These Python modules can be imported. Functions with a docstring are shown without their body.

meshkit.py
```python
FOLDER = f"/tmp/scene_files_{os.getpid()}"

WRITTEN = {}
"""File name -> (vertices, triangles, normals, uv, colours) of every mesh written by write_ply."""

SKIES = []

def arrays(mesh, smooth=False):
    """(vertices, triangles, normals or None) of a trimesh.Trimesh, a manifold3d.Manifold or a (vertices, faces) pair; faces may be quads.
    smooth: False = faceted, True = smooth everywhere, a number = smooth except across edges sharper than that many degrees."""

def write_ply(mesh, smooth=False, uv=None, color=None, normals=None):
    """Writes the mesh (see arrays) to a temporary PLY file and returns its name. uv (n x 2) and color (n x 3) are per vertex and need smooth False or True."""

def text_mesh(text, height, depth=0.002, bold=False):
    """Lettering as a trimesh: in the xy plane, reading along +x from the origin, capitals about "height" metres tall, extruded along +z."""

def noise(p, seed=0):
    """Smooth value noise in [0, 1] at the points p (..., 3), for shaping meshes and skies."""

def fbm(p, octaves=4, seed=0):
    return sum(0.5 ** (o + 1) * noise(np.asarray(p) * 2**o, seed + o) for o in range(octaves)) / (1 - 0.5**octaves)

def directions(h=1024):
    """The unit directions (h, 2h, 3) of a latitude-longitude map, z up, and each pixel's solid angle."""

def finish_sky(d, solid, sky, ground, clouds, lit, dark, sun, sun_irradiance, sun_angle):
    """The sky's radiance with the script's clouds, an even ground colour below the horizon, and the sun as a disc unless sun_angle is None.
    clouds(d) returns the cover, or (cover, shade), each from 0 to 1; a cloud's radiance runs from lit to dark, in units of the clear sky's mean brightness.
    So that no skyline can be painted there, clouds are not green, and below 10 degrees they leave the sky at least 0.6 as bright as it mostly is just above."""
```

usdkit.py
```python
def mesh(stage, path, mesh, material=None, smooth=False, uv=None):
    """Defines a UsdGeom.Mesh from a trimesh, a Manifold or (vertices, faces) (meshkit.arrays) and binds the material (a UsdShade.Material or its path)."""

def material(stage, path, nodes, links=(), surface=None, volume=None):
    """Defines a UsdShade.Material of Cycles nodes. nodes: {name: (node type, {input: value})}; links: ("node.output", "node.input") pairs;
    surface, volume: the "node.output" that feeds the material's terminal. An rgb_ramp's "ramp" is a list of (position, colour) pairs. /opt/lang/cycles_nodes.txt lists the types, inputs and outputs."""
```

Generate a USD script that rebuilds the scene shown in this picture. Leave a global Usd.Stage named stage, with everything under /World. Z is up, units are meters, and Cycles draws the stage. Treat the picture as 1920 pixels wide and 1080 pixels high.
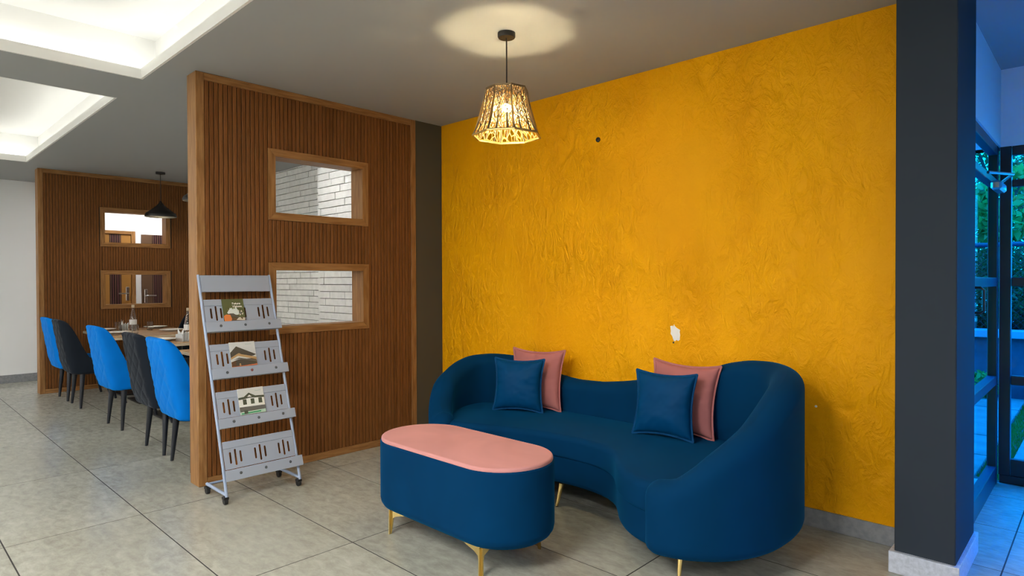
import math, random
import numpy as np, trimesh, manifold3d as m3
import shapely, shapely.affinity as aff
from shapely.geometry import Polygon, LineString, box as sbox, Point
from shapely.ops import unary_union
from scipy.interpolate import CubicSpline, PchipInterpolator
from scipy.spatial import Delaunay
import usdkit, meshkit
from pxr import Usd, UsdGeom, UsdLux, UsdShade, Gf, Sdf

random.seed(7); RNG = np.random.default_rng(7)
stage = Usd.Stage.CreateInMemory()
UsdGeom.SetStageUpAxis(stage, UsdGeom.Tokens.z); UsdGeom.SetStageMetersPerUnit(stage, 1.0)
UsdGeom.Xform.Define(stage, '/World'); UsdGeom.Scope.Define(stage, '/World/Looks')
UP = np.array([0, 0, 1.0])

# ------------------------------------------------------------------ camera
F_PX, YAW, PITCH, ROLL, CAM_H = 1171.15, -43.71, -0.65, -0.20, 1.37
cam = UsdGeom.Camera.Define(stage, '/World/camera')
cam.CreateHorizontalApertureAttr(36.0); cam.CreateVerticalApertureAttr(20.25)
cam.CreateFocalLengthAttr(36.0 * F_PX / 1920); cam.CreateClippingRangeAttr(Gf.Vec2f(0.05, 200))
_y, _p, _r = (math.radians(a) for a in (YAW, PITCH, ROLL))
_f = np.array([math.sin(_y) * math.cos(_p), math.cos(_y) * math.cos(_p), math.sin(_p)])
_x = np.array([math.cos(_y), -math.sin(_y), 0]); _u = np.cross(_x, _f)
_x, _u = math.cos(_r) * _x + math.sin(_r) * _u, -math.sin(_r) * _x + math.cos(_r) * _u
cam.AddTransformOp().Set(Gf.Matrix4d(*map(float, [*_x, 0, *_u, 0, *(-_f), 0, 0, 0, CAM_H, 1])))
EXPOSURE = 0.45
cam.CreateExposureAttr(EXPOSURE)

# ------------------------------------------------------------------ light levels
SKY_COLOR, SKY_STRENGTH = (0.002, 0.38, 1.0), 4.0     # the photo is balanced for the warm lamps: daylight reads blue
LED_STRENGTH, LED_COLOR = 7.2, (1.0, 0.98, 0.91)
BULB_STRENGTH = 780.0
CONE_STRENGTH = 130.0
UNSEEN_PANEL_STRENGTH = 27.0  # glow of the unseen panels that light the room

def lin(r, g, b): return tuple((c / 255 / 12.92) if c / 255 <= 0.04045 else ((c / 255 + 0.055) / 1.055) ** 2.4 for c in (r, g, b))
M = {}
def mat(name, nodes, links=(), surface='p.BSDF'):
    M[name] = usdkit.material(stage, f'/World/Looks/{name}', nodes, links, surface=surface); return M[name]
def plain(name, color, rough=0.5, **kw):
    return mat(name, {'p': ('principled_bsdf', dict(base_color=color, roughness=rough, **kw))})
def mottled(name, c1, c2, scale=6, rough=0.5, stretch=(1, 1, 1), bump=0.0, bscale=None, bdist=0.002, detail=4, vary=0.0, dist=0.0, lo=0.35, hi=0.65, **kw):
    n = {'g': ('texture_coordinate', {}), 'm': ('mapping', dict(scale=stretch)), 'n': ('noise_texture', dict(scale=scale, detail=detail, distortion=dist)),
         'r': ('rgb_ramp', dict(ramp=[(0, c1), (lo, c1), (hi, c2), (1, c2)])), 'p': ('principled_bsdf', dict(roughness=rough, **kw))}
    l = [('g.object', 'm.vector'), ('m.vector', 'n.vector'), ('n.fac', 'r.fac')]
    out = 'r.color'
    if vary:
        n['oi'] = ('object_info', {}); n['mr'] = ('map_range', dict(from_min=0, from_max=1, to_min=1 - vary, to_max=1 + vary)); n['h'] = ('hsv', {})
        l += [('oi.random', 'mr.value'), ('mr.result', 'h.value'), (out, 'h.color')]; out = 'h.color'
    l.append((out, 'p.base_color'))
    if bump:
        n['n2'] = ('noise_texture', dict(scale=bscale or scale, detail=5)); n['b'] = ('bump', dict(strength=bump, distance=bdist))
        l += [('m.vector', 'n2.vector'), ('n2.fac', 'b.height'), ('b.normal', 'p.normal')]
    return mat(name, n, l)

# sky
dome = UsdLux.DomeLight.Define(stage, '/World/sky_dome')
sk = usdkit.material(stage, '/World/Looks/sky', {
    'g': ('texture_coordinate', {}), 'n': ('noise_texture', dict(scale=3.0, detail=4)),
    'r': ('rgb_ramp', dict(ramp=[(0, SKY_COLOR), (0.45, SKY_COLOR), (0.7, tuple(0.5 * c + 0.5 * d for c, d in zip(SKY_COLOR, (0.04, 0.58, 1.0)))), (1, (0.04, 0.58, 1.0))])),
    'b': ('background_shader', dict(strength=SKY_STRENGTH))}, [('g.generated', 'n.vector'), ('n.fac', 'r.fac'), ('r.color', 'b.color')], surface='b.background')
UsdShade.MaterialBindingAPI.Apply(dome.GetPrim()).Bind(sk)
dome.CreateColorAttr(Gf.Vec3f(*SKY_COLOR)); dome.CreateIntensityAttr(SKY_STRENGTH)

# ------------------------------------------------------------------ materials
# wrinkled relief of the yellow plaster
mat('yellow_plaster', {
    'g': ('texture_coordinate', {}), 'm': ('mapping', dict(scale=(1, 1, .55))), 'n': ('noise_texture', dict(scale=2.4, detail=6, distortion=.6)),
    'r': ('rgb_ramp', dict(ramp=[(0, (.70, .295, .001)), (.3, (.79, .345, .001)), (.7, (.88, .41, .001)), (1, (.90, .425, .001))])),
    'n2': ('noise_texture', dict(type='ridged_multifractal', scale=12, detail=6, roughness=.6, distortion=.45, use_normalize=True, offset=1.0, gain=1.6)),
    'n4': ('noise_texture', dict(scale=1.7, detail=3)), 'mk': ('map_range', dict(from_min=.36, from_max=.66, to_min=.15, to_max=1.0, clamp=True)), 'mm': ('math', dict(math_type='multiply')),
    'n3': ('noise_texture', dict(scale=55, detail=4, distortion=.4)), 'mx': ('math', dict(math_type='multiply_add', value2=.22)),
    'b': ('bump', dict(strength=.58, distance=.015)), 'p': ('principled_bsdf', dict(roughness=.55, specular_ior_level=.12))},
    [('g.object', 'm.vector'), ('m.vector', 'n.vector'), ('m.vector', 'n2.vector'), ('g.object', 'n3.vector'), ('g.object', 'n4.vector'), ('n.fac', 'r.fac'), ('n4.fac', 'mk.value'), ('n2.fac', 'mm.value1'), ('mk.result', 'mm.value2'),
     ('n3.fac', 'mx.value1'), ('mm.value', 'mx.value3'), ('mx.value', 'b.height'), ('b.normal', 'p.normal'), ('r.color', 'p.base_color')])
plain('white_paint', (.80, .80, .78), .6)
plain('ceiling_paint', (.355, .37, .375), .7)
plain('grey_white_paint', (.84, .86, .88), .55)
plain('olive_paint', (.080, .074, .055), .6, specular_ior_level=.2)
plain('column_paint', (.028, .037, .050), .75, specular_ior_level=.15)
mottled('skirting_stone', (.19, .20, .22), (.26, .27, .29), scale=30, rough=.4)
mottled('plinth_stone', (.42, .46, .54), (.56, .60, .69), scale=60, rough=.45)  # light grey stone, with the bluish daylight cast put into its colour
mat('floor_tile', {'g': ('geometry', {}), 'm': ('mapping', dict(scale=(1, 1.9, 1))), 'n': ('noise_texture', dict(scale=1.6, detail=5, roughness=.55, distortion=.5)), 'n2': ('noise_texture', dict(scale=11, detail=9, roughness=.68, distortion=.3)),
    'a': ('math', dict(math_type='multiply_add', value2=.38)), 'b_': ('math', dict(math_type='multiply', value2=.62)), 'oi': ('object_info', {}), 'mr': ('map_range', dict(from_min=0, from_max=1, to_min=.95, to_max=1.05)), 'h': ('hsv', {}),
    'r': ('rgb_ramp', dict(ramp=[(0, (.20, .20, .165)), (.36, (.298, .301, .252)), (.5, (.348, .352, .300)), (.64, (.400, .405, .352)), (1, (.45, .455, .40))])),
    'ro': ('map_range', dict(from_min=.3, from_max=.7, to_min=.22, to_max=.34)), 'p': ('principled_bsdf', dict(roughness=.27))},
    [('g.position', 'm.vector'), ('m.vector', 'n.vector'), ('m.vector', 'n2.vector'), ('n2.fac', 'b_.value1'), ('n.fac', 'a.value1'), ('b_.value', 'a.value3'), ('a.value', 'r.fac'), ('oi.random', 'mr.value'), ('mr.result', 'h.value'), ('r.color', 'h.color'), ('h.color', 'p.base_color'), ('n2.fac', 'ro.value'), ('ro.result', 'p.roughness')])
plain('grout', (.035, .034, .032), .9)
for i, (a, b) in enumerate([((.138, .052, .0135), (.205, .080, .023)), ((.126, .047, .012), (.190, .073, .020)), ((.150, .058, .015), (.220, .088, .026))]):
    mottled(f'walnut_{"abc"[i]}', a, b, scale=9, stretch=(14, 14, .8), rough=.5, detail=5, vary=.10, bump=.08, bscale=10, specular_ior_level=.15)
mottled('oak_trim', (.225, .104, .032), (.345, .176, .064), scale=6, stretch=(9, 9, .9), rough=.45, detail=5, bump=.05, specular_ior_level=.25)
mottled('oak_trim_flat', (.225, .104, .032), (.345, .176, .064), scale=6, stretch=(9, .9, 9), rough=.45, detail=5, bump=.05, specular_ior_level=.25)
plain('slat_backing', (.022, .009, .004), .7)
mottled('white_brick', (.76, .77, .76), (.86, .87, .86), scale=14, rough=.65, detail=5, vary=.05, bump=.3, bscale=28, bdist=.003)
plain('brick_mortar', (.16, .16, .15), .9)
def velvet(name, base, sheen, amount=.6, rough=.85, bump=.02):
    mat(name, {'g': ('texture_coordinate', {}), 'n': ('noise_texture', dict(scale=2.3, detail=3, distortion=.8)), 'n2': ('noise_texture', dict(scale=420, detail=2)),
               'r': ('rgb_ramp', dict(ramp=[(0, tuple(.78 * c for c in base)), (.35, tuple(.86 * c for c in base)), (.68, base), (1, tuple(1.25 * c for c in base))])),
               'b': ('bump', dict(strength=.25, distance=.001)),
               'p': ('principled_bsdf', dict(roughness=rough, sheen_weight=amount, sheen_tint=sheen, sheen_roughness=.35, specular_ior_level=.06))},
        [('g.object', 'n.vector'), ('g.object', 'n2.vector'), ('n.fac', 'r.fac'), ('r.color', 'p.base_color'), ('n2.fac', 'b.height'), ('b.normal', 'p.normal')])
velvet('navy_velvet', (.0001, .032, .100), (.0, .26, .62), .30)
velvet('navy_satin', (.0002, .046, .145), (.0, .30, .65), .25, .5)
velvet('pink_velvet', (.57, .265, .255), (.9, .6, .6), .25)
velvet('pink_cotton', (.42, .155, .15), (.9, .5, .5), .15)
velvet('chair_blue', (.0005, .19, .70), (.05, .45, .95), .15, .6)
velvet('chair_grey', (.014, .019, .028), (.3, .32, .36), .25, .6)
plain('leg_black', (.008, .011, .019), .35)
plain('brass', (.80, .60, .24), .22, metallic=1.0)
plain('brass_dark', (.24, .18, .10), .45, metallic=.8)
plain('brass_lining', (.62, .44, .16), .4, metallic=.85)
mat('gold_gauze', {'d': ('principled_bsdf', dict(base_color=(.70, .47, .15), roughness=.5, metallic=.0)), 't': ('translucent_bsdf', dict(color=(.85, .58, .20))), 'x': ('mix_closure', dict(fac=.55))}, [('d.BSDF', 'x.closure1'), ('t.BSDF', 'x.closure2')], surface='x.closure')
plain('black_metal', (.012, .011, .011), .4)
plain('charcoal_frame', (.008, .012, .018), .35)
plain('rack_grey', (.30, .345, .425), .45, metallic=.0)
plain('rack_tube', (.29, .36, .50), .35, metallic=.0)
plain('bolt_grey', (.10, .115, .13), .4, metallic=.5)
plain('rubber_black', (.008, .008, .009), .5)
plain('rivet_red', (.22, .06, .05), .5)
plain('porcelain', (.82, .81, .78), .2)
plain('paper_white', (.80, .80, .78), .7)
mottled('table_wood', (.36, .20, .085), (.50, .30, .14), scale=5, stretch=(1, 9, 9), rough=.35)
plain('table_edge', (.58, .47, .33), .5)
plain('steel', (.62, .62, .62), .25, metallic=1.0)
plain('door_orange', (.36, .17, .035), .45)
plain('door_brown', (.12, .065, .035), .45)
plain('door_stripe', (.030, .012, .012), .4)
plain('stripe_red', (.16, .06, .06), .4)
plain('stripe_light', (.17, .09, .06), .4)
mat('bulb_glow', {'e': ('emission', dict(color=(1.0, .80, .46), strength=BULB_STRENGTH))}, surface='e.emission')
mat('cone_glow', {'e': ('emission', dict(color=(1.0, .84, .55), strength=CONE_STRENGTH))}, surface='e.emission')
mat('led_glow', {'e': ('emission', dict(color=LED_COLOR, strength=LED_STRENGTH))}, surface='e.emission')
mat('unseen_panel_glow', {'e': ('emission', dict(color=(1.0, .97, .93), strength=UNSEEN_PANEL_STRENGTH))}, surface='e.emission')
mat('clear_glass', {'p': ('principled_bsdf', dict(base_color=(.95, .97, .97), roughness=.03, transmission_weight=1.0, ior=1.45))})
mat('water', {'p': ('principled_bsdf', dict(base_color=(.97, .98, .98), roughness=.0, transmission_weight=1.0, ior=1.33))})
mat('window_pane', {'t': ('transparent_bsdf', dict(color=(.97, .98, .985))), 'g': ('glossy_bsdf', dict(color=(1, 1, 1), roughness=.02)), 'f': ('layer_weight', dict(blend=.2)), 'k': ('math', dict(math_type='multiply_add', value2=.12, value3=.02)), 'x': ('mix_closure', {})},
    [('f.facing', 'k.value1'), ('k.value', 'x.fac'), ('t.BSDF', 'x.closure1'), ('g.BSDF', 'x.closure2')], surface='x.closure')
mottled('garden_paver', (.085, .09, .085), (.13, .135, .13), scale=5, rough=.7, vary=.06)
plain('garden_soil', (.03, .03, .025), .95)
plain('coping_white', (.19, .19, .19), .6)
mottled('garden_render', (.018, .021, .026), (.032, .037, .045), scale=9, rough=.8, bump=.3)
def leafy(name, c1, c2):
    mat(name, {'o': ('geometry', {}), 'r': ('rgb_ramp', dict(ramp=[(0, c1), (1, c2)])), 'd': ('principled_bsdf', dict(roughness=.45)), 't': ('translucent_bsdf', {}), 'x': ('mix_closure', dict(fac=.35))},
        [('o.random_per_island', 'r.fac'), ('r.color', 'd.base_color'), ('r.color', 't.color'), ('d.BSDF', 'x.closure1'), ('t.BSDF', 'x.closure2')], surface='x.closure')
leafy('leaf_dark', (.012, .05, .004), (.06, .19, .014)); leafy('leaf_light', (.06, .17, .015), (.16, .30, .04)); leafy('grass_green', (.02, .08, .002), (.05, .14, .006))
plain('bark', (.06, .045, .03), .9)
for n, c in dict(print_green=(.055, .075, .018), print_sky=(.55, .62, .60), print_orange=(.62, .17, .03), print_brown=(.09, .045, .02), print_cream=(.50, .47, .38), print_roof=(.055, .050, .040),
                 print_timber=(.42, .27, .12), print_pale=(.55, .57, .56), print_red=(.55, .16, .07), print_wall=(.70, .72, .68), print_moss=(.06, .075, .05), print_lawn=(.03, .30, .12), print_mint=(.42, .60, .48), print_tint=(.33, .46, .42), print_white=(.85, .85, .82), print_leaf=(.12, .15, .06), print_grey=(.12, .12, .11)).items():
    plain(n, c, .35)

# ------------------------------------------------------------------ scene helpers
USED = {}
def path_for(name, parent):
    base = parent.GetPath().pathString if parent is not None else '/World'
    k = USED.setdefault((base, name), 0); USED[(base, name)] += 1
    return f'{base}/{name}' + (f'_{k:03d}' if k else '')
def tag(o, label=None, cat=None, group=None, kind=None):
    p = o.GetPrim() if hasattr(o, 'GetPrim') else o
    for k, v in (('label', label), ('category', cat), ('group', group), ('kind', kind)):
        if v: p.SetCustomDataByKey(k, v)
    return p
def obj(name, mesh, m, parent=None, smooth=False, **t):
    if isinstance(mesh, (list,)): mesh = trimesh.util.concatenate([as_tm(x) for x in mesh])
    return tag(usdkit.mesh(stage, path_for(name, parent), mesh, M[m], smooth=smooth), **t)
def thing(name, label=None, cat=None, loc=(0, 0, 0), rz=0.0, group=None, kind=None, parent=None):
    x = UsdGeom.Xform.Define(stage, path_for(name, parent))
    if parent is None:
        x.AddTranslateOp().Set(Gf.Vec3d(*map(float, loc))); x.AddRotateZOp().Set(float(rz))
    return tag(x, label, cat, group, kind)
def copy_of(src, name, label, loc, rz=0.0, group=None, cat=None):
    x = UsdGeom.Xform.Define(stage, path_for(name, None))
    x.AddTranslateOp().Set(Gf.Vec3d(*map(float, loc))); x.AddRotateZOp().Set(float(rz))
    p = x.GetPrim(); was = src.GetCustomData()
    p.GetReferences().AddInternalReference(src.GetPath()); p.SetInstanceable(True)
    return tag(p, label, cat or was.get('category'), group or was.get('group'))
def as_tm(m):
    if hasattr(m, 'to_mesh'):
        k = m.to_mesh(); return trimesh.Trimesh(k.vert_properties[:, :3], k.tri_verts, process=False)
    if isinstance(m, tuple): return trimesh.Trimesh(*meshkit.arrays(m)[:2], process=False)
    return m
def bx(x0, x1, y0, y1, z0, z1, c=0.0):
    if c <= 0:
        m = trimesh.creation.box([x1 - x0, y1 - y0, z1 - z0]); m.apply_translation([(x0 + x1) / 2, (y0 + y1) / 2, (z0 + z1) / 2]); return m
    pts = []
    for X, sx in ((x0, 1), (x1, -1)):
        for Y, sy in ((y0, 1), (y1, -1)):
            for Z, sz in ((z0, 1), (z1, -1)):
                pts += [(X + sx * c, Y + sy * c, Z), (X + sx * c, Y, Z + sz * c), (X, Y + sy * c, Z + sz * c)]
    return as_tm(m3.Manifold.hull_points(np.array(pts)))
def lathe(profile, n=32, at=(0, 0, 0)):
    pr = np.array(profile, float); a = np.linspace(0, 2 * np.pi, n, endpoint=False)
    v = np.stack([pr[:, 0, None] * np.cos(a), pr[:, 0, None] * np.sin(a), np.repeat(pr[:, 1, None], n, 1)], -1).reshape(-1, 3) + at
    f = []
    for i in range(len(pr) - 1):
        j = np.arange(n); k = (j + 1) % n
        f.append(np.stack([i * n + j, i * n + k, (i + 1) * n + k, (i + 1) * n + j], 1))
    f = np.vstack(f); return as_tm((v, f))
def tube(pts, r, n=10, cap=True, ref=None):
    pts = np.array(pts, float); r = np.broadcast_to(r, len(pts))
    t = np.gradient(pts, axis=0); t /= np.linalg.norm(t, axis=1)[:, None]
    ref = np.array(ref, float) if ref is not None else np.array([0, 0, 1.0]) if abs(t[0, 2]) < .9 else np.array([1.0, 0, 0]); V = []
    a = np.linspace(0, 2 * np.pi, n, endpoint=False)
    for p, d, rr in zip(pts, t, r):
        u = np.cross(d, ref); u /= np.linalg.norm(u); w = np.cross(d, u)
        V.append(p + rr * (np.cos(a)[:, None] * u + np.sin(a)[:, None] * w))
    N = len(pts); V = np.vstack(V + [pts[:1], pts[-1:]]); F = []
    for i in range(N - 1):
        for j in range(n):
            k = (j + 1) % n; F += [(i * n + j, i * n + k, (i + 1) * n + k), (i * n + j, (i + 1) * n + k, (i + 1) * n + j)]
    if cap:
        for j in range(n):
            k = (j + 1) % n; F += [(N * n, k, j), (N * n + 1, (N - 1) * n + j, (N - 1) * n + k)]
    return trimesh.Trimesh(V, F, process=False)
def extrude(poly, h):
    ps = [g for g in getattr(poly, 'geoms', [poly]) if g.geom_type == 'Polygon' and g.area > 1e-9]
    return trimesh.util.concatenate([trimesh.creation.extrude_polygon(g, h, engine='earcut') for g in ps])
def frame_map(mesh, origin, u, v, w):
    m = as_tm(mesh).copy(); V = m.vertices
    m = trimesh.Trimesh(np.asarray(origin) + V[:, :1] * np.asarray(u) + V[:, 1:2] * np.asarray(v) + V[:, 2:] * np.asarray(w), m.faces, process=False)
    if np.dot(np.cross(u, v), w) < 0: m.invert()
    return m
def shell(ctr, zt, r, zb, fil=.03, side=8, cap=10, top=7, fine=None, zb_in=None):
    """A wall of thickness 2r standing along the plan curve ctr, its top rounded and as high as zt."""
    ctr = np.array(ctr); n = len(ctr)
    t = np.gradient(ctr, axis=0); t /= np.linalg.norm(t, axis=1)[:, None]; nr = np.c_[t[:, 1], -t[:, 0]]
    idx, dirs = [], []
    for i in range(n): idx.append(i); dirs.append(nr[i])
    for k in range(1, cap):
        a = math.pi * k / cap; idx.append(n - 1); dirs.append(math.cos(a) * nr[-1] + math.sin(a) * t[-1])
    for i in range(n - 1, -1, -1): idx.append(i); dirs.append(-nr[i])
    for k in range(1, cap):
        a = math.pi * k / cap; idx.append(0); dirs.append(-math.cos(a) * nr[0] - math.sin(a) * t[0])
    idx, dirs = np.array(idx), np.array(dirs); c, z = ctr[idx], np.asarray(zt)[idx]
    rings = [(0.0, 0, zb)]
    for k in range(4):
        a = math.pi / 2 * k / 3; rings.append((r - fil * (1 - math.sin(a)), 0, zb + fil * (1 - math.cos(a))))
    levels = [(rr, np.full(len(c), zz)) for rr, _, zz in rings]
    for k in range(1, side): levels.append((r, zb + fil + (z - r - zb - fil) * k / side))
    for k in range(top + 1):
        a = math.pi / 2 * k / top; levels.append((r * math.cos(a), z - r + r * math.sin(a)))
    V = np.vstack([np.c_[c + rr * dirs, zz] for rr, zz in levels]); m = len(c); F = []
    j = np.arange(m); k = (j + 1) % m
    for i in range(len(levels) - 1):
        a, b, cc, d = i * m + j, i * m + k, (i + 1) * m + k, (i + 1) * m + j
        F += [np.c_[a, b, cc], np.c_[a, cc, d]]
    return trimesh.Trimesh(V, np.vstack(F), process=False), idx, dirs
def slab(poly, z0, z1, r0=.02, r1=.03, dome=0.0, step=.06, seg=5):
    """A cushion: a plan outline extruded from z0 to z1 with rounded lower (r0) and upper (r1) edges and a domed top."""
    L = poly.exterior.length; n = max(60, int(L / .025))
    P0 = np.array([poly.exterior.interpolate(i / n, normalized=True).coords[0] for i in range(n)])
    if not poly.exterior.is_ccw: P0 = P0[::-1]
    t = np.roll(P0, -1, 0) - np.roll(P0, 1, 0); t /= np.linalg.norm(t, axis=1)[:, None]; nrm = np.c_[-t[:, 1], t[:, 0]]
    lv = [(r0 * (1 - math.sin(a)), z0 + r0 * (1 - math.cos(a))) for a in np.linspace(0, math.pi / 2, seg)]
    lv += [(r1 * (1 - math.cos(a)), z1 - r1 + r1 * math.sin(a)) for a in np.linspace(0, math.pi / 2, seg + 1)]
    V = [np.c_[P0 + i * nrm, np.full(n, z)] for i, z in lv]; F = []; j = np.arange(n); k = (j + 1) % n
    for i in range(len(lv) - 1): F += [np.c_[i * n + j, i * n + k, (i + 1) * n + k], np.c_[i * n + j, (i + 1) * n + k, (i + 1) * n + j]]
    def cap(ring, z, up, base):
        pg = Polygon(ring).buffer(0); inner = pg.buffer(-step * .6); x0, y0, x1, y1 = pg.bounds
        g = [(x, y) for x in np.arange(x0, x1, step) for y in np.arange(y0, y1, step) if inner.contains(Point(x, y))]
        A = np.vstack([ring, np.array(g).reshape(-1, 2)]); D = Delaunay(A).simplices
        cen = A[D].mean(1); D = D[shapely.contains_xy(pg, cen[:, 0], cen[:, 1])]
        cr = np.cross(np.c_[A[D[:, 1]] - A[D[:, 0]]], np.c_[A[D[:, 2]] - A[D[:, 0]]]); D[cr < 0] = D[cr < 0][:, ::-1]
        zz = np.full(len(A), z)
        if up and dome and len(g):
            d = np.array([pg.exterior.distance(Point(*q)) for q in g]); zz[n:] += dome * (1 - np.exp(-d / .12))
        ix = np.r_[base + np.arange(n), np.zeros(len(g), int)]
        return A, zz, D, ix, len(g)
    nv = len(lv) * n
    A, zz, D, ix, ng = cap(P0 + lv[-1][0] * nrm, z1, True, (len(lv) - 1) * n); ix[n:] = nv + np.arange(ng); F.append(ix[D]); V.append(np.c_[A[n:], zz[n:]]); nv += ng
    A, zz, D, ix, ng = cap(P0 + lv[0][0] * nrm, z0, False, 0); ix[n:] = nv + np.arange(ng); F.append(ix[D][:, ::-1]); V.append(np.c_[A[n:], zz[n:]])
    return trimesh.Trimesh(np.vstack(V), np.vstack(F), process=False)
def resample(pts, n):
    pts = np.array(pts, float); s = np.r_[0, np.cumsum(np.linalg.norm(np.diff(pts, axis=0), axis=1))]
    S = np.linspace(0, s[-1], n); return CubicSpline(s, pts)(S), S, s

# ------------------------------------------------------------------ measures of the room
H = 2.77
XP, YW = -4.37, 3.655            # slatted partition's face, yellow wall's face
XQ = -9.45                       # second partition's face
XB = -10.85                      # far white wall
XR, YF = 4.0, -3.6               # right and front walls, behind the camera
XE, YE = -0.53, 5.30             # glazed entrance corner

# ------------------------------------------------------------------ floor
floor = thing('floor', 'beige grey cement look tiled floor', None, kind='structure')
obj('grout_bed', bx(XB - .1, XR + .1, YF - .1, YE + .06, -.08, -.0012), 'grout', floor)
TX, TY, G = 1.255, .637, .0032
rest = []
for i in range(-9, 5):
    for j in range(-8, 8):
        x0, y0 = -1.61 + TX * i, .505 + TY * j
        x1, y1 = min(x0 + TX, XR), min(y0 + TY, YE - .0)
        x0, y0 = max(x0, XB), max(y0, YF)
        if x1 - x0 < .05 or y1 - y0 < .05: continue
        if y0 > YW + .2 and (x1 < XE - .3) and not (x0 < -5.5): continue
        dz = random.uniform(-.0005, .0000)
        m = bx(x0 + G, x1 - G, y0 + G, y1 - G, -.0011, .0006 + dz, .0005)
        if x0 > .5 or y1 < 0 or x1 < -10: rest.append(m); continue
        obj('floor_tile', m, 'floor_tile', floor)
obj('tiling', rest, 'floor_tile', floor, kind='stuff')

# ------------------------------------------------------------------ ceiling with lit cove recesses
TRAYS = [(-4.823, -2.45, -2.2, 1.357), (-9.085, -5.468, -2.2, 1.357)]
hol = unary_union([sbox(a - .0155, c - .0155, b + .0155, d + .0155) for a, b, c, d in TRAYS])
cp = sbox(XB - .1, YF - .1, XR + .1, YE + .1).difference(hol)
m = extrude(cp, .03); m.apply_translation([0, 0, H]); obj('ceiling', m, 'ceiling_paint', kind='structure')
OFF, UPZ, LIP = .135, 3.10, .068
for k, (a, b, c, d) in enumerate(TRAYS):
    t = thing('ceiling_recess', 'lit rectangular recess in the ceiling', None, kind='structure')
    ring = sbox(a - .015, c - .015, b + .015, d + .015).difference(sbox(a, c, b, d))
    m = extrude(ring, LIP); m.apply_translation([0, 0, H + .0005]); obj('lip', m, 'white_paint', t)
    o = sbox(a - OFF, c - OFF, b + OFF, d + OFF)
    m = extrude(o.buffer(.04, join_style=2).difference(o), UPZ - H - .03); m.apply_translation([0, 0, H + .03]); obj('recess_wall', m, 'white_paint', t)
    obj('recess_ceiling', bx(a - OFF - .04, b + OFF + .04, c - OFF - .04, d + OFF + .04, UPZ, UPZ + .04), 'white_paint', t)
    z0, z1, q, wd = H + .046, H + .076, .045, .014
    st = [bx(a - .02, b + .02, d + q, d + q + wd, z0, z1), bx(a - .02, b + .02, c - q - wd, c - q, z0, z1), bx(a - q - wd, a - q, c - .02, d + .02, z0, z1), bx(b + q, b + q + wd, c - .02, d + .02, z0, z1)]
    for s in st: obj('led_strip', s, 'led_glow', t)
obj('roof', bx(XB - .3, XR + .3, YF - .3, YE + .2, UPZ + .06, UPZ + .16), 'white_paint', kind='structure')

# ------------------------------------------------------------------ walls
yw = thing('wall_back', 'rough mustard yellow plaster wall', None, kind='structure')
obj('plaster', bx(XP + .0, -.68, YW, YW + .18, 0, H), 'yellow_plaster', yw)
ch = [(-2.067, 1.072), (-2.052, 1.076), (-2.046, 1.069), (-2.040, 1.085), (-2.032, 1.072), (-2.020, 1.062), (-2.008, 1.056), (-1.996, 1.050), (-2.000, 1.036), (-1.996, 1.018), (-1.999, .998), (-1.998, .988), (-2.010, .978), (-2.024, .986), (-2.028, .977), (-2.040, .976), (-2.047, .990), (-2.052, 1.006), (-2.064, 1.022), (-2.062, 1.040)]
obj('bare_patch', frame_map(extrude(Polygon([(x, z) for x, z in ch]), .0016), (0, YW - .0014, 0), (1, 0, 0), (0, 0, 1), (0, 1, 0)), 'paper_white', yw, label='white chip of bare plaster')
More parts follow.
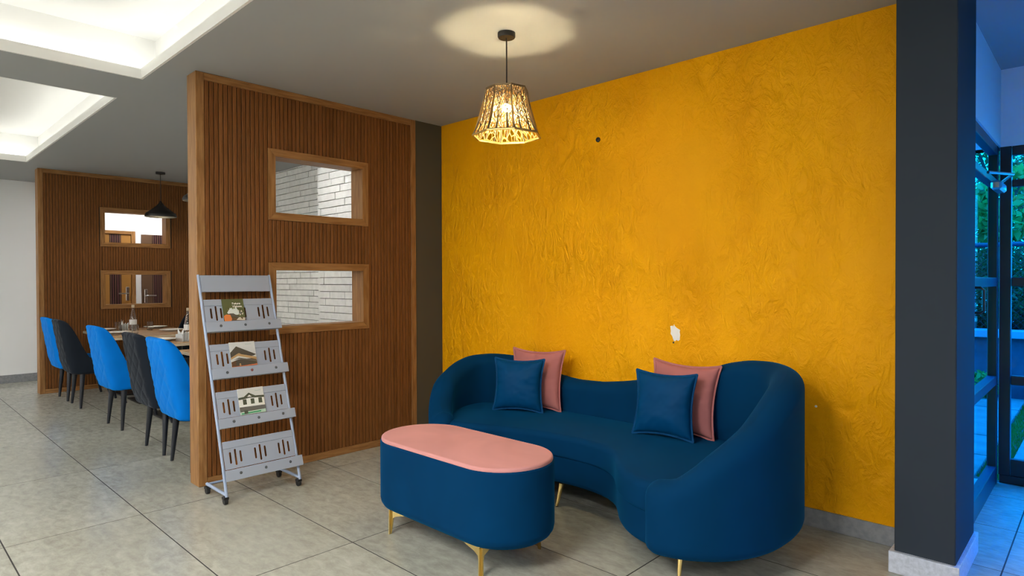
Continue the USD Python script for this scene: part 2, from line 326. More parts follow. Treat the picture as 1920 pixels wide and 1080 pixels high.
obj('drilled_hole', frame_map(extrude(Point(-2.044, .966).buffer(.006), .0016), (0, YW - .0016, 0), (1, 0, 0), (0, 0, 1), (0, 1, 0)), 'black_metal', yw)
obj('cable_outlet', frame_map(lathe([(.0, .012), (.012, .012), (.017, .008), (.018, 0), (0, 0)], 16), (-2.638, YW, 2.374), (1, 0, 0), (0, 0, 1), (0, -1, 0)), 'black_metal', yw, smooth=40, label='small black cable outlet')
obj('nail_spot', frame_map(lathe([(.0, .005), (.006, .004), (.007, 0), (0, 0)], 10), (-1.169, YW, .67), (1, 0, 0), (0, 0, 1), (0, -1, 0)), 'paper_white', yw, smooth=40)
obj('baseboard_back', bx(XP, -.72, YW - .014, YW, .0006, .101, .002), 'skirting_stone', kind='structure')
obj('wall_left', bx(XP - .16, XP - .004, 3.366, YW + .18, 0, H), 'olive_paint', kind='structure')
wf = thing('wall_far', 'plain white wall at the far end', None, kind='structure')
obj('wall_face', bx(XB - .15, XB, YF, 4.7, 0, H), 'grey_white_paint', wf)
obj('baseboard_far', bx(XB, XB + .014, YF, 2.02, .0006, .11, .002), 'skirting_stone', kind='structure')
obj('wall_side', bx(XB, -9.6, 4.6, 4.75, 0, H), 'white_paint', kind='structure')
obj('wall_corridor', bx(-9.6, -9.45, 3.87, 4.75, 0, H), 'white_paint', kind='structure')  # unseen wall closing the corridor against stray sky light
obj('wall_front', bx(XB, XR, YF - .15, YF, 0, H), 'white_paint', kind='structure')
obj('wall_right', bx(XR, XR + .15, YF, YE, 0, H), 'white_paint', kind='structure')

# white split-face brick cladding of the dining area
def brick_wall(name, x0, x1, yf, zlo, zhi, many):
    t = thing(name, None, None, kind='structure')
    ch_, bl, g = .0705, .30, .0042
    keep, restb = [], []
    rows = int((zhi) / ch_) + 1
    for r in range(rows):
        z0, z1 = r * ch_, min((r + 1) * ch_, zhi)
        if z1 - z0 < .015: continue
        x = x0 - (bl * random.uniform(.2, .9))
        while x < x1 - .01:
            w = bl * random.uniform(.75, 1.25); a, b = max(x, x0), min(x + w, x1); x += w
            if b - a < .02: continue
            d = random.uniform(.0, .010)
            m = bx(a + .0004, b - .0004, yf - .016 - d, yf + .004, z0 + g / 2 + random.uniform(0, .0015), z1 - g / 2 - random.uniform(0, .0015), .0012)
            (keep if zlo < (z0 + z1) / 2 else restb).append(m)
    random.shuffle(keep)
    for m in keep[:many]: obj('brick', m, 'white_brick', t)
    if keep[many:] + restb: obj('brickwork', keep[many:] + restb, 'white_brick', t, kind='stuff')
    return t
bw = brick_wall('wall_dining', -8.1, -5.92, 3.72, .8, H, 290); obj('mortar', bx(-9.6, -5.9, 3.72, 3.86, 0, H), 'brick_mortar', bw)
obj('wall_face', bx(-9.6, -8.1, 3.69, 3.72, 0, H), 'white_paint', bw)
bp = brick_wall('wall_pier', -5.90, -4.54, 3.30, .8, H, 230); obj('mortar', bx(-5.90, -4.535, 3.30, 3.86, 0, H), 'brick_mortar', bp)

# column with stone plinth, and the bay beyond it
colm = thing('column', 'square charcoal painted column on a pale stone plinth', 'column', kind='structure')
obj('shaft', bx(-.722, -.485, 3.345, 3.86, 0, H, .004), 'column_paint', colm)
obj('plinth', bx(-.742, -.468, 3.324, 3.875, .0006, .100, .002), 'plinth_stone', colm)
obj('wall_vestibule', bx(.10, XR, 3.36, 3.50, 0, H), 'white_paint', kind='structure')  # added out of view to keep room light out of the entrance bay
obj('wall_bay', bx(-.68, XE, YE, YE + .15, 2.255, H), 'white_paint', kind='structure')
we = thing('wall_entrance', 'white wall above and beside the entrance glazing', None, kind='structure')
obj('lintel', bx(XE - .15, XE, 3.86, YE + .15, 2.255, H), 'white_paint', we)
obj('lintel', bx(XE, XR, YE, YE + .15, 2.255, H), 'white_paint', we)
obj('wall_face', bx(2.2, XR, YE, YE + .15, 0, 2.255), 'white_paint', we)

def rails(t, along, zs, c0, c1, a0, a1):
    for z0, z1 in zs:
        obj('rail', bx(a0, a1, c0, c1, z0, z1, .003) if along == 'x' else bx(c0, c1, a0, a1, z0, z1, .003), 'charcoal_frame', t)
ZR = [(.055, .165), (.664, .725), (1.322, 1.382), (1.985, 2.032), (2.195, 2.255)]
w1 = thing('window_1', 'black framed glazed screen facing the garden', None, kind='structure')
rails(w1, 'x', ZR, YE + .01, YE + .06, -.47, 2.2)
obj('sill', bx(XE - .0, 2.2, YE, YE + .12, 0, .055, .002), 'charcoal_frame', w1)
for x in (-.535, .62, 1.40, 2.14): obj('mullion', bx(x, x + .062, YE + .0, YE + .07, .055, 2.255, .003), 'charcoal_frame', w1)
for x0, x1 in ((-.47, .62), (.685, 1.40), (1.465, 2.14)):
    for (a, b), (c, d) in zip(ZR[:-1], ZR[1:]): obj('pane', bx(x0, x1, YE + .033, YE + .037, b, c), 'window_pane', w1)
d3 = thing('door_3', 'black framed glazed entrance door', None, kind='structure')
rails(d3, 'y', [(.0, .12)] + ZR[1:], XE - .06, XE - .01, 3.88, YE - .01)
for y in (3.88, YE - .07): obj('stile', bx(XE - .06, XE - .008, y, y + .06, .0, 2.255, .003), 'charcoal_frame', d3)
for (a, b), (c, d) in zip([(.0, .12)] + ZR[1:-1], ZR[1:]): obj('pane', bx(XE - .037, XE - .033, 3.94, YE - .07, b, c), 'window_pane', d3)
obj('pull_handle', tube([(XE - .008, 4.13, 1.325), (XE + .035, 4.13, 1.325), (XE + .05, 4.13, 1.312), (XE + .05, 4.13, 1.203), (XE + .035, 4.13, 1.19), (XE - .008, 4.13, 1.19)], .008, 8, ref=(0, 1, 0)), 'black_metal', d3, smooth=40)
obj('door_closer', bx(XE - .006, XE + .05, 4.86, 5.12, 1.925, 1.982, .012), 'steel', d3)
obj('closer_arm', tube([(XE + .03, 5.06, 1.99), (XE + .11, 4.80, 2.0), (XE + .012, 4.60, 2.0)], .009, 6), 'steel', d3)

# ------------------------------------------------------------------ slatted timber partitions
def partition(label, xf, y0, y1, wins, tr, pick, thick=.155):
    t = thing('slatted_partition', label, 'partition wall')
    a = xf
    # core around openings
    core = sbox(y0 + .02, 0.012, y1 - .02, H - .012)
    ins = [sbox(q[0] - .054, q[2] - .054, q[1] + .054, q[3] + .054) for q in wins]
    core = core.difference(unary_union(ins))
    m = extrude(core, thick - .024)
    obj('core', frame_map(m, (a - .012, 0, 0), (0, 1, 0), (0, 0, 1), (-1, 0, 0)), 'slat_backing', t)
    w = tr
    obj('end_post', bx(a - thick, a, y0, y0 + w, .001, H - .001, .003), 'oak_trim', t)
    obj('end_post', bx(a - thick, a, y1 - .053, y1, .001, H - .001, .003), 'oak_trim', t)
    obj('top_rail', bx(a - thick, a - .001, y0 + w, y1 - .053, H - .052, H - .001, .003), 'oak_trim_flat', t)
    obj('bottom_rail', bx(a - thick, a - .001, y0 + w, y1 - .053, .001, .055, .003), 'oak_trim_flat', t)
    fw = .055
    for i, (u0, u1, v0, v1) in enumerate(wins):
        f = thing('window_frame', parent=t); p = .006
        U0, U1, V0, V1 = u0 - fw, u1 + fw, v0 - fw, v1 + fw
        for nm, pg, mt in (('head', [(U0, V1), (U1, V1), (u1, v1), (u0, v1)], 'oak_trim_flat'), ('sill', [(U0, V0), (U1, V0), (u1, v0), (u0, v0)], 'oak_trim_flat'),
                           ('jamb', [(U0, V0), (U0, V1), (u0, v1), (u0, v0)], 'oak_trim'), ('jamb', [(U1, V0), (U1, V1), (u1, v1), (u1, v0)], 'oak_trim')):
            obj(nm, frame_map(extrude(Polygon(pg).buffer(-.0004), thick + 2 * p), (a + p, 0, 0), (0, 1, 0), (0, 0, 1), (-1, 0, 0)), mt, f)
    pitch = .0309; n = int(round((y1 - .053 - y0 - w) / pitch)); pitch = (y1 - .053 - y0 - w) / n; joined = []
    for i in range(n):
        s0, s1 = y0 + w + pitch * i + .0021, y0 + w + pitch * (i + 1) - .0021
        spans = [(.055, H - .052)]
        for (u0, u1, v0, v1) in wins:
            if s1 > u0 - fw - .001 and s0 < u1 + fw + .001:
                spans = [q for z0, z1 in spans for q in ((z0, min(z1, v0 - fw)), (max(z0, v1 + fw), z1)) if q[1] - q[0] > .01]
        for z0, z1 in spans:
            m = bx(a - .014, a - .002, s0, s1, z0 + .0005, z1 - .0005, .0022)
            if pick: obj('slat', m, f'walnut_{"abc"[random.randrange(3)]}', t)
            else: joined.append(m)
        m = None
    if joined: obj('slats', joined, 'walnut_a', t, kind='stuff')
    bk = [bx(a - thick + .002, a - thick + .013, y0 + w + pitch * i + .003, y0 + w + pitch * (i + 1) - .003, z0, z1) for i in range(n) for z0, z1 in [(.056, H - .053)]
          if not any(y0 + w + pitch * (i + 1) > u0 - fw and y0 + w + pitch * i < u1 + fw for u0, u1, _, _ in wins)]
    obj('rear_slats', bk, 'walnut_b', t, kind='stuff')
    return t
partition('walnut slatted partition behind the brochure rack, with two framed openings', XP, 1.551, 3.364, [(2.094, 2.821, 1.872, 2.277), (2.094, 2.823, 1.043, 1.455)], .055, True)
partition('walnut slatted partition at the far end of the dining tables', XQ, 1.520, 3.69, [(2.222, 2.95, 1.893, 2.292), (2.222, 2.95, 1.078, 1.472)], .055, False)

# doors seen through the far partition's openings
def wc_door(name, y0, y1, zt, mt, hy, hz, sy0, sy1, frame):
    t = thing(name, None, None, kind='structure'); X = XB
    if frame:
        for a, b in ((y0 - .055, y0), (y1, y1 + .055)): obj('frame_post', bx(X + .001, X + .05, a, b, .001, zt + .05, .003), 'oak_trim', t)
        obj('frame_head', bx(X + .001, X + .05, y0, y1, zt, zt + .05, .003), 'oak_trim_flat', t)
    obj('leaf', bx(X + .001, X + .03, y0 + .002, y1 - .002, .006, zt - .002, .002), mt, t)
    obj('inlay', bx(X + .03, X + .032, sy0, sy1, .006, zt - .004), 'door_stripe', t)
    for k in range(5):
        y = sy0 + (sy1 - sy0) * (k + .5) / 5; obj('stripe', bx(X + .032, X + .0335, y - .004, y + .004, .006, zt - .004), 'stripe_red' if k % 2 else 'stripe_light', t)
    s = 1 if hy > (sy0 + sy1) / 2 else -1
    obj('handle_plate', bx(X + .03, X + .04, hy - .022, hy + .022, hz - .11, hz + .10, .004), 'steel', t)
    obj('handle', tube([(X + .04, hy, hz), (X + .085, hy, hz), (X + .09, hy - s * .02, hz), (X + .088, hy - s * .13, hz)], .010, 8), 'steel', t, smooth=40)
wc_door('door_1', 2.03, 2.888, 2.098, 'door_orange', 2.834, 1.20, 2.60, 2.752, True)
wc_door('door_2', 3.028, 3.88, 2.11, 'door_brown', 3.085, 1.16, 3.18, 3.33, False)

# ------------------------------------------------------------------ sofa
sofa = thing('sofa', 'curved navy velvet boomerang sofa with tall rounded ends on brass legs', 'sofa')
CT = [(-3.25, 2.72), (-3.41, 2.84), (-3.525, 3.05), (-3.55, 3.28), (-3.45, 3.45), (-3.25, 3.535), (-2.9, 3.555), (-2.5, 3.555), (-2.0, 3.555), (-1.6, 3.54), (-1.36, 3.47), (-1.2, 3.30), (-1.145, 3.08), (-1.15, 2.87), (-1.22, 2.68), (-1.34, 2.56), (-1.46, 2.52)]
ctr, S, s_ = resample(CT, 150)
zt = PchipInterpolator([0, .08, .18, .28, .40, .53, .67, .80, 1.0, 1.40, 1.6, 1.75, 1.92, 2.07, 2.59, 2.71, 2.85, 3.0, 3.2, 3.35, 3.5, 3.6, 3.71, 3.8, 3.9, 4.01, 4.08, 4.3],
                       [.49, .53, .60, .677, .72, .767, .797, .803, .79, .685, .665, .668, .687, .714, .844, .885, .912, .92, .912, .885, .835, .785, .715, .663, .60, .515, .47, .45])(S - (S[-1] - 4.12) * (S / S[-1]))
R_SH = .082
m, _, _ = shell(ctr, zt, R_SH, .135, .045, side=10, cap=12)
obj('backrest', m, 'navy_velvet', sofa, smooth=True)
front = np.array([(-3.2, 2.70), (-2.97, 2.775), (-2.72, 2.86), (-2.46, 2.915), (-2.25, 2.925), (-2.08, 2.895), (-1.96, 2.83), (-1.875, 2.74), (-1.80, 2.65), (-1.70, 2.565), (-1.58, 2.51), (-1.46, 2.50)])
fr, _, _ = resample(front, 90)
seat_poly = Polygon(np.vstack([ctr, fr[::-1]])).buffer(0).buffer(-.01).buffer(.01)
base_poly = seat_poly.buffer(-.012)
obj('base', slab(base_poly, .135, .298, .03, .006), 'navy_velvet', sofa, smooth=40)
obj('seat_cushion', slab(seat_poly, .300, .437, .014, .036, dome=.012), 'navy_velvet', sofa, smooth=True)
SLEGS = [(-2.416, 2.915, -.012, -.03), (-3.22, 2.93, -.03, -.04), (-3.28, 3.42, -.03, .03), (-1.50, 3.46, .03, .03), (-1.426, 2.600, 0.012, -.04), (-2.4, 3.44, 0, .03)]
for x, y, dx, dy in SLEGS:
    l = thing('leg', parent=sofa)
    obj('rod', tube([(x - dx, y - dy, .136), (x, y, .004)], [.0165, .0085], 12), 'brass', l, smooth=40)
    obj('glide', tube([(x, y, .0045), (x, y, .0005)], .009, 10), 'rubber_black', l)

# ------------------------------------------------------------------ cushions
def cushion_meshes(w, t, seed, n=40, flange=.009):
    u = np.linspace(-1, 1, n); U, V = np.meshgrid(u, u, indexing='ij'); h = w / 2
    pin = 1 - .12 * (1 - np.abs(V) ** 2.0), 1 - .12 * (1 - np.abs(U) ** 2.0)
    X, Y = h * U * pin[0], h * V * pin[1]
    prof = (np.clip(1 - np.abs(U) ** 2.6, 0, 1) * np.clip(1 - np.abs(V) ** 2.6, 0, 1)) ** .5
    nz = meshkit.fbm(np.stack([U * 2.2, V * 2.2, np.full_like(U, seed)], -1), 3, seed) - .5
    edge = np.sin(V * 22 + seed) * np.clip(np.abs(U) - .6, 0, 1) * .010 + np.sin(U * 19 + seed * 2) * np.clip(np.abs(V) - .6, 0, 1) * .010
    T = t / 2 * prof * (1 + .28 * nz) + edge * prof
    parts = []
    for sgn in (1, -1):
        Vv = np.stack([X, Y, sgn * T], -1).reshape(-1, 3); ii = np.arange(n * n).reshape(n, n)
        q = np.stack([ii[:-1, :-1], ii[1:, :-1], ii[1:, 1:], ii[:-1, 1:]], -1).reshape(-1, 4)
        if sgn < 0: q = q[:, ::-1]
        parts.append(as_tm((Vv, q)))
    body = trimesh.util.concatenate(parts); body.merge_vertices()
    lp = np.r_[[(i, 0) for i in range(n)], [(n - 1, i) for i in range(1, n)], [(i, n - 1) for i in range(n - 2, -1, -1)], [(0, i) for i in range(n - 2, 0, -1)]]
    b = np.array([(X[i, j], Y[i, j]) for i, j in lp]); pg = Polygon(b).buffer(0)
    fl = pg.buffer(flange, join_style=1).difference(pg.buffer(-.004)); fm = extrude(fl, .004); fm.apply_translation([0, 0, -.002])
    return body, fm
def cushion(label, w, t, seed, base, ang, tilt, mt, roll=0):
    o = thing('cushion', label, 'cushion'); body, fl = cushion_meshes(w, t, seed)
    a, b = math.radians(ang), math.radians(tilt)
    u = np.array([math.cos(a), math.sin(a), 0]); back = np.array([-math.sin(a), math.cos(a), 0]); v = math.cos(b) * UP + math.sin(b) * back; wv = np.cross(u, v)
    rr = math.radians(roll); u, v = math.cos(rr) * u + math.sin(rr) * v, -math.sin(rr) * u + math.cos(rr) * v
    org = np.array(base) + v * (w / 2 * .985)
    obj('cover', frame_map(body, org, u, v, wv), mt, o, smooth=True); obj('flange', frame_map(fl, org, u, v, wv), mt, o)
    return o
cushion('dusty pink cushion at the left end, standing behind a navy one', .425, .13, 3, (-3.00, 3.365, .452), 12, 10, 'pink_cotton')
cushion('navy satin cushion leaning at the left end of the sofa', .365, .12, 5, (-3.015, 3.205, .455), 24, 8, 'navy_satin')
cushion('dusty pink creased cushion nearer the right end, half hidden by navy', .425, .13, 9, (-1.855, 3.38, .456), 3, 10, 'pink_cotton', -2)
cushion('navy satin cushion leaning near the tall right end of the sofa', .375, .12, 12, (-1.885, 3.235, .458), 5, 9, 'navy_satin')

# ------------------------------------------------------------------ ottoman table
ott = thing('ottoman', 'oblong navy velvet ottoman with a flat pink top and splayed brass feet', 'ottoman', (-2.456, 2.186, 0))
st = LineString([(-.302, 0), (.302, 0)]).buffer(.252, quad_segs=24)
obj('body', slab(st, .132, .500, .055, .010), 'navy_velvet', ott, smooth=40)
obj('padded_top', slab(st.buffer(-.006), .496, .518, .006, .011), 'pink_velvet', ott, smooth=50)
prof = Polygon([(-.010, 0), (.125, 0), (.125, -.005), (.050, -.026), (.022, -.042), (.004, -.131), (-.012, -.131)])
for sx in (-1, 1):
    for sy in (-1, 1):
        l = thing('foot', parent=ott); c = np.array([sx * .357, sy * .205, .132])
        for d, k in (((-sx, 0, 0), (0, -sy, 0)), ((0, -sy, 0), (-sx, 0, 0))):
            obj('blade', frame_map(extrude(prof, .006), c, d, (0, 0, 1), k), 'brass', l)
ott_done = True

# ------------------------------------------------------------------ brochure rack
rk = thing('brochure_rack', 'grey metal ladder brochure rack on castors, leaning towards the partition', 'brochure rack')
A0, A1 = np.array([-3.900, 0, .06]), np.array([-4.338, 0, 1.416]); LV = (A1 - A0); LL = np.linalg.norm(LV); LV /= LL
LW = np.cross([0, 1, 0], LV); LW = LW if LW[0] > 0 else -LW
YL, YR = 1.545, 2.025
def at_z(z): return (z - .06) / LV[2]
def rack_map(mesh, v0, w0=0.0, y0=YL): return frame_map(mesh, A0 + LV * v0 + LW * w0 + np.array([0, y0, 0]), (0, 1, 0), LV, LW)
for y in (YL, YR):
    obj('upright', tube([A0 + [0, y, -.01], A1 + [0, y, 0]], .0095, 10), 'rack_tube', rk, smooth=40)
    obj('base_bar', tube([(-3.900, y, .063), (-4.215, y, .063)], .0105, 10), 'rack_tube', rk, smooth=40)
    for x in (-3.922, -4.205):
        c = thing('castor', parent=rk)
        obj('wheel', frame_map(lathe([(0, -.011), (.019, -.011), (.022, -.008), (.022, .008), (.019, .011), (0, .011)], 18), (x, y, .0225), (1, 0, 0), (0, 0, 1), (0, 1, 0)), 'rubber_black', c, smooth=35)
        obj('fork', bx(x - .019, x + .019, y - .0165, y + .0165, .030, .050, .004), 'rubber_black', c)
obj('cross_bar', tube([(-4.205, YL, .064), (-4.205, YR, .064)], .008, 8), 'rack_tube', rk, smooth=40)
W = YR - YL
hd = frame_map(bx(.009, W - .009, 0, at_z(1.412) - at_z(1.302), -.002, .010, .0015), A0 + LV * at_z(1.302) + np.array([0, YL, 0]), (0, 1, 0), LV, LW)
obj('header_panel', hd, 'rack_grey', rk)
def slot(cx, cy, hh): return LineString([(cx, cy - hh / 2), (cx, cy + hh / 2)]).buffer(.0062, quad_segs=4)
for z_top, z_mid, z_low in ((1.252, 1.105, 1.040), (.962, .808, .745), (.667, .506, .446), (.367, .203, .138)):
    t = thing('tray', parent=rk)
    v0, v1 = at_z(z_low), at_z(z_top); vm = at_z(z_mid); hh = v1 - vm
    face = sbox(.010, vm - v0 + .0, W - .010, hh + vm - v0 - .045)
    cy = vm - v0 + (hh - .045) * .54
    for cx in (.082, W / 2, W - .082):
        face = face.difference(unary_union([slot(cx - .032, cy, .058), slot(cx, cy, .088), slot(cx + .032, cy, .058)]))
    obj('slotted_panel', rack_map(extrude(face, .0016), v0, .003), 'rack_grey', t)
    obj('top_flange', rack_map(bx(.010, W - .010, v1 - v0 - .045, v1 - v0, .001, .008, .002), v0), 'rack_grey', t)
    lip = rack_map(bx(-.004, W + .022, -.003, vm - v0 - .004, .030, .034, .0012), v0)
    sh = rack_map(bx(.004, W + .010, -.003, .001, .0, .033, .0008), v0)
    obj('front_lip', lip, 'rack_grey', t); obj('shelf_plate', sh, 'rack_grey', t)
    for cx in (.09, W / 2 + .01, W - .065):
        obj('rivet', rack_map(lathe([(0, .0035), (.007, .0025), (.009, 0), (0, 0)], 12, (cx, (vm - v0) * .5, .034)), v0), 'rivet_red' if (cx == W / 2 + .01 and z_top == .962) else 'bolt_grey', t, smooth=40)

def brochure(label, z_low, y0, y1, h, shapes, skew=0.0):
    t = thing('brochure', label, 'brochure'); w = y1 - y0; v = at_z(z_low) + .0025
    def pm(me): return frame_map(me, A0 + LV * v + LW * .0075 + np.array([0, y0, 0]), (math.sin(0) + 0, 1, 0), LV * math.cos(skew) + np.array([0, 0, 0]), LW)
    obj('booklet', pm(bx(0, w, 0, h, 0, .0045, .0006)), 'print_pale' if shapes[0] is None else shapes[0], t)
    z = .0046
    for nm, pts, mt in shapes[1:]:
        if nm == 'lettering':
            for txt, x, y, hh in pts:
                m = meshkit.text_mesh(txt, hh, .0002, True); m.apply_translation([x, y, z + .0008]); obj('lettering', pm(m), mt, t)
            continue
        pg = Polygon([(a * w, b * h) for a, b in pts]).buffer(0).intersection(sbox(0.001, 0.001, w - .001, h - .001))
        m = extrude(pg, .0002); m.apply_translation([0, 0, z]); z += .00022; obj(nm, pm(m), mt, t)
def blobs(seed, n, x0, x1, y0, y1, r):
    g = np.random.default_rng(seed)
    return [[(cx + rr * math.cos(a) * (1 + .4 * math.sin(3 * a + k)), cy + rr * math.sin(a)) for a in np.linspace(0, 6.2, 9)] for k, (cx, cy, rr) in enumerate(zip(g.uniform(x0, x1, n), g.uniform(y0, y1, n), g.uniform(.4, 1, n) * r))]
b1 = ['print_green', ('sky_shape', [(.18, .40), (.30, .55), (.33, .62), (.52, .60), (.62, .66), (.66, .56), (.74, .45), (.70, .30), (.3, .30)], 'print_sky')]
b1 += [('leaf_shape', p, 'print_leaf') for p in blobs(1, 7, .1, .95, .52, .70, .06)] + [('blossom_shape', p, 'print_cream') for p in blobs(2, 6, .68, .95, .28, .58, .045)]
b1 += [('tree_shape', p, 'print_grey') for p in blobs(5, 3, .66, .82, .34, .46, .07)]
b1 += [('ground_shape', [(0, 0), (1, 0), (1, .16), (.86, .18), (.6, .14), (.3, .22), (0, .3)], 'print_brown'), ('roof_shape', [(.08, .30), (.30, .36), (.45, .36), (.74, .18), (.66, .15), (.3, .24), (.08, .22)], 'print_roof'),
       ('flower_shape', [(.0, .02), (.0, .26), (.12, .32), (.3, .30), (.36, .12), (.30, .0)], 'print_orange'), ('path_shape', [(.55, .06), (.95, .04), (.97, .15), (.88, .17), (.84, .08), (.74, .19), (.66, .16)], 'print_cream'),
       ('lettering', [('Future', .062, .118, .0135), ('Visions', .062, .098, .0135)], 'print_white')]
brochure('dark green brochure lettered Future Visions on the top rack tray', 1.098, 1.668, 1.811, .158, b1)
b2 = ['print_pale', ('tint_bar', [(.62, .88), (.86, .885), (.86, .90), (.62, .90)], 'print_tint'), ('ground_shape', [(0, 0), (1, 0), (1, .22), (.9, .30), (.3, .30), (0, .20)], 'print_brown'), ('roof_shape', [(0, .58), (.26, .83), (1, .45), (.88, .40), (.6, .38), (.30, .52), (.12, .36), (0, .30)], 'print_roof'),
      ('eave_shape', [(0, .30), (0, .38), (.26, .52), (.34, .55), (.42, .50), (1, .34), (1, .24), (.36, .42), (.28, .44)], 'print_timber'), ('beam_shape', [(.1, .28), (.32, .37), (1, .20), (1, .16), (.32, .31)], 'print_grey'),
      ('wall_shape', [(.18, .04), (.18, .26), (.34, .30), (.95, .17), (.95, .06)], 'print_roof'), ('door_shape', [(.30, .02), (.30, .13), (.36, .13), (.36, .02)], 'print_timber'), ('strip_shape', [(0, 0), (1, 0.0), (1, .07), (.5, .035), (0, .02)], 'print_red')]
brochure('brochure with a dark hipped roof and timber balcony on the second rack tray', .806, 1.676, 1.846, .166, b2)
b3 = ['print_pale', ('tint_bar', [(.66, .86), (.90, .865), (.90, .885), (.66, .88)], 'print_tint'), ('wall_shape', [(.02, .30), (.02, .60), (.98, .60), (.98, .30)], 'print_wall'), ('roof_shape', [(.0, .58), (.0, .66), (.22, .68), (.42, .82), (.66, .68), (1, .66), (1, .58), (.70, .60), (.42, .62), (.2, .59)], 'print_moss'),
      ('gable_shape', [(.34, .66), (.43, .74), (.52, .66)], 'print_wall')]
for x0 in (.16, .46, .76): b3.append(('window_shape', [(x0, .38), (x0, .58), (x0 + .14, .58), (x0 + .14, .38)], 'print_moss'))
b3 += [('porch_shape', [(0, .10), (0, .30), (1, .28), (1, .10)], 'print_grey'), ('lawn_shape', [(0, 0), (1, 0), (1, .13), (0, .11)], 'print_mint'), ('hedge_shape', [(.05, .03), (.05, .07), (.8, .09), (.8, .04)], 'print_lawn'), ('post_shape', [(.16, .03), (.16, .16), (.3, .16), (.3, .03)], 'print_moss')]
brochure('brochure with a white gabled house over green on the third rack tray', .504, 1.688, 1.858, .171, b3)

# ------------------------------------------------------------------ octagonal pierced pendant
LX, LY = -2.469, 2.545
pl = thing('pendant_lamp', 'octagonal pierced brass pendant lamp hanging before the yellow wall', 'pendant lamp', (LX, LY, 0))
obj('ceiling_cap', lathe([(0, 2.7695), (.050, 2.7695), (.050, 2.748), (.046, 2.742), (0, 2.741)], 32), 'black_metal', pl, smooth=35)
obj('rod', tube([(0, 0, 2.742), (0, 0, 2.42)], .0042, 8), 'black_metal', pl, smooth=40)
obj('socket', lathe([(0, 2.455), (.010, 2.455), (.014, 2.445), (.014, 2.39), (0, 2.388)], 16), 'brass_dark', pl, smooth=40)
obj('bulb_base', lathe([(.012, 2.396), (.020, 2.372), (.020, 2.368), (.0005, 2.368)], 20), 'porcelain', pl, smooth=35)
obj('bulb', lathe([(.0195, 2.3675), (.0275, 2.352), (.0265, 2.338), (.019, 2.325), (.009, 2.319), (.0005, 2.318)], 20), 'bulb_glow', pl, smooth=True)
PZ = np.array([2.452, 2.40, 2.34, 2.285, 2.235, 2.187]); PR = np.array([.118, .127, .139, .153, .172, .196])
rad = PchipInterpolator(PZ[::-1], PR[::-1])
A0_ = math.radians(11)
from scipy.spatial import Voronoi
def lace(g, n, w, sx=1.0):
    pts = np.c_[g.uniform(-.2, 1.2, n), g.uniform(-.2, 1.2, n) * sx]; vo = Voronoi(pts)
    return [LineString(vo.vertices[list(r)] / [1, sx]).buffer(w * g.uniform(.7, 1.3), quad_segs=1, cap_style=2) for r in vo.ridge_vertices if min(r) >= 0 and np.abs(vo.vertices[list(r)]).max() < 3]
RIM = sbox(0, 0, 1, 1).difference(sbox(.05, .035, .95, .97))
def tree_panel(seed):
    g = np.random.default_rng(seed); L = []
    def grow(x, y, ang, ln, w, dep):
        if dep == 0 or y > .99: return
        x2, y2 = x + ln * math.sin(ang) * .8, y + ln * math.cos(ang)
        L.append(LineString([(x, y), (x2, y2)]).buffer(w, cap_style=2, quad_segs=1))
        for s in (-1, 1): grow(x2, y2, ang * .6 + s * g.uniform(.35, .65), ln * g.uniform(.7, .85), w * .74, dep - 1)
    for x in (.29, .71):
        x += g.uniform(-.05, .05); L.append(Polygon([(x - .045, 0), (x + .045, 0), (x + .022, .3), (x + .012, .7), (x - .012, .7), (x - .022, .3)]))
        for y in (.12, .26, .40, .55, .7):
            for a in (-.75, .75): grow(x, y, a + g.uniform(-.15, .15), g.uniform(.12, .17), .012, 4)
    up = unary_union(lace(g, 130, .009)).intersection(sbox(0, .70, 1, 1))
    return unary_union(L + [RIM, up]).intersection(sbox(0, 0, 1, 1)).simplify(.003)
for k in range(8):
    a0, a1 = A0_ + k * math.pi / 4, A0_ + (k + 1) * math.pi / 4
    pg = tree_panel(40 + k)
    pg = unary_union([pg.intersection(sbox(-.1, b, 1.1, b + 1 / 5.0)) for b in np.arange(0, 1, .2)]) if False else pg
    me = extrude(pg, .0016)
    for _ in range(1): me = me.subdivide_to_size(.22) if hasattr(me, 'subdivide_to_size') else me
    V = me.vertices; z = 2.187 + V[:, 1] * (2.452 - 2.187); r = rad(z) - V[:, 2]
    p0, p1 = np.array([math.cos(a0), math.sin(a0)]), np.array([math.cos(a1), math.sin(a1)])
    xy = r[:, None] * (p0 * (1 - V[:, :1]) + p1 * V[:, :1])
    pp = obj('pierced_panel', trimesh.Trimesh(np.c_[xy, z], me.faces, process=False), 'brass_dark', pl)
    m2 = extrude(unary_union(lace(np.random.default_rng(90 + k), 120, .015) + [RIM]).intersection(sbox(0, 0, 1, 1)).simplify(.004), .0006); V = m2.vertices; z = 2.187 + V[:, 1] * .265; r = (rad(z) - V[:, 2]) * .985
    obj('lining', trimesh.Trimesh(np.c_[r[:, None] * (p0 * (1 - V[:, :1]) + p1 * V[:, :1]), z], m2.faces, process=False), 'gold_gauze', pp)
    obj('rib', tube([(rad(q) * p0[0], rad(q) * p0[1], q) for q in np.linspace(2.187, 2.452, 9)], .0042, 6), 'brass_dark', pl)
for z, nm in ((2.188, 'lower_rim'), (2.451, 'upper_rim')):
    q = [(rad(z) * math.cos(A0_ + k * math.pi / 4), rad(z) * math.sin(A0_ + k * math.pi / 4)) for k in range(8)]
    pg = Polygon(q); me = extrude(pg.buffer(.004, join_style=2).difference(pg.buffer(-.006, join_style=2)), .007); me.apply_translation([0, 0, z - .004]); obj(nm, me, 'brass_lining' if nm == 'lower_rim' else 'brass_dark', pl)
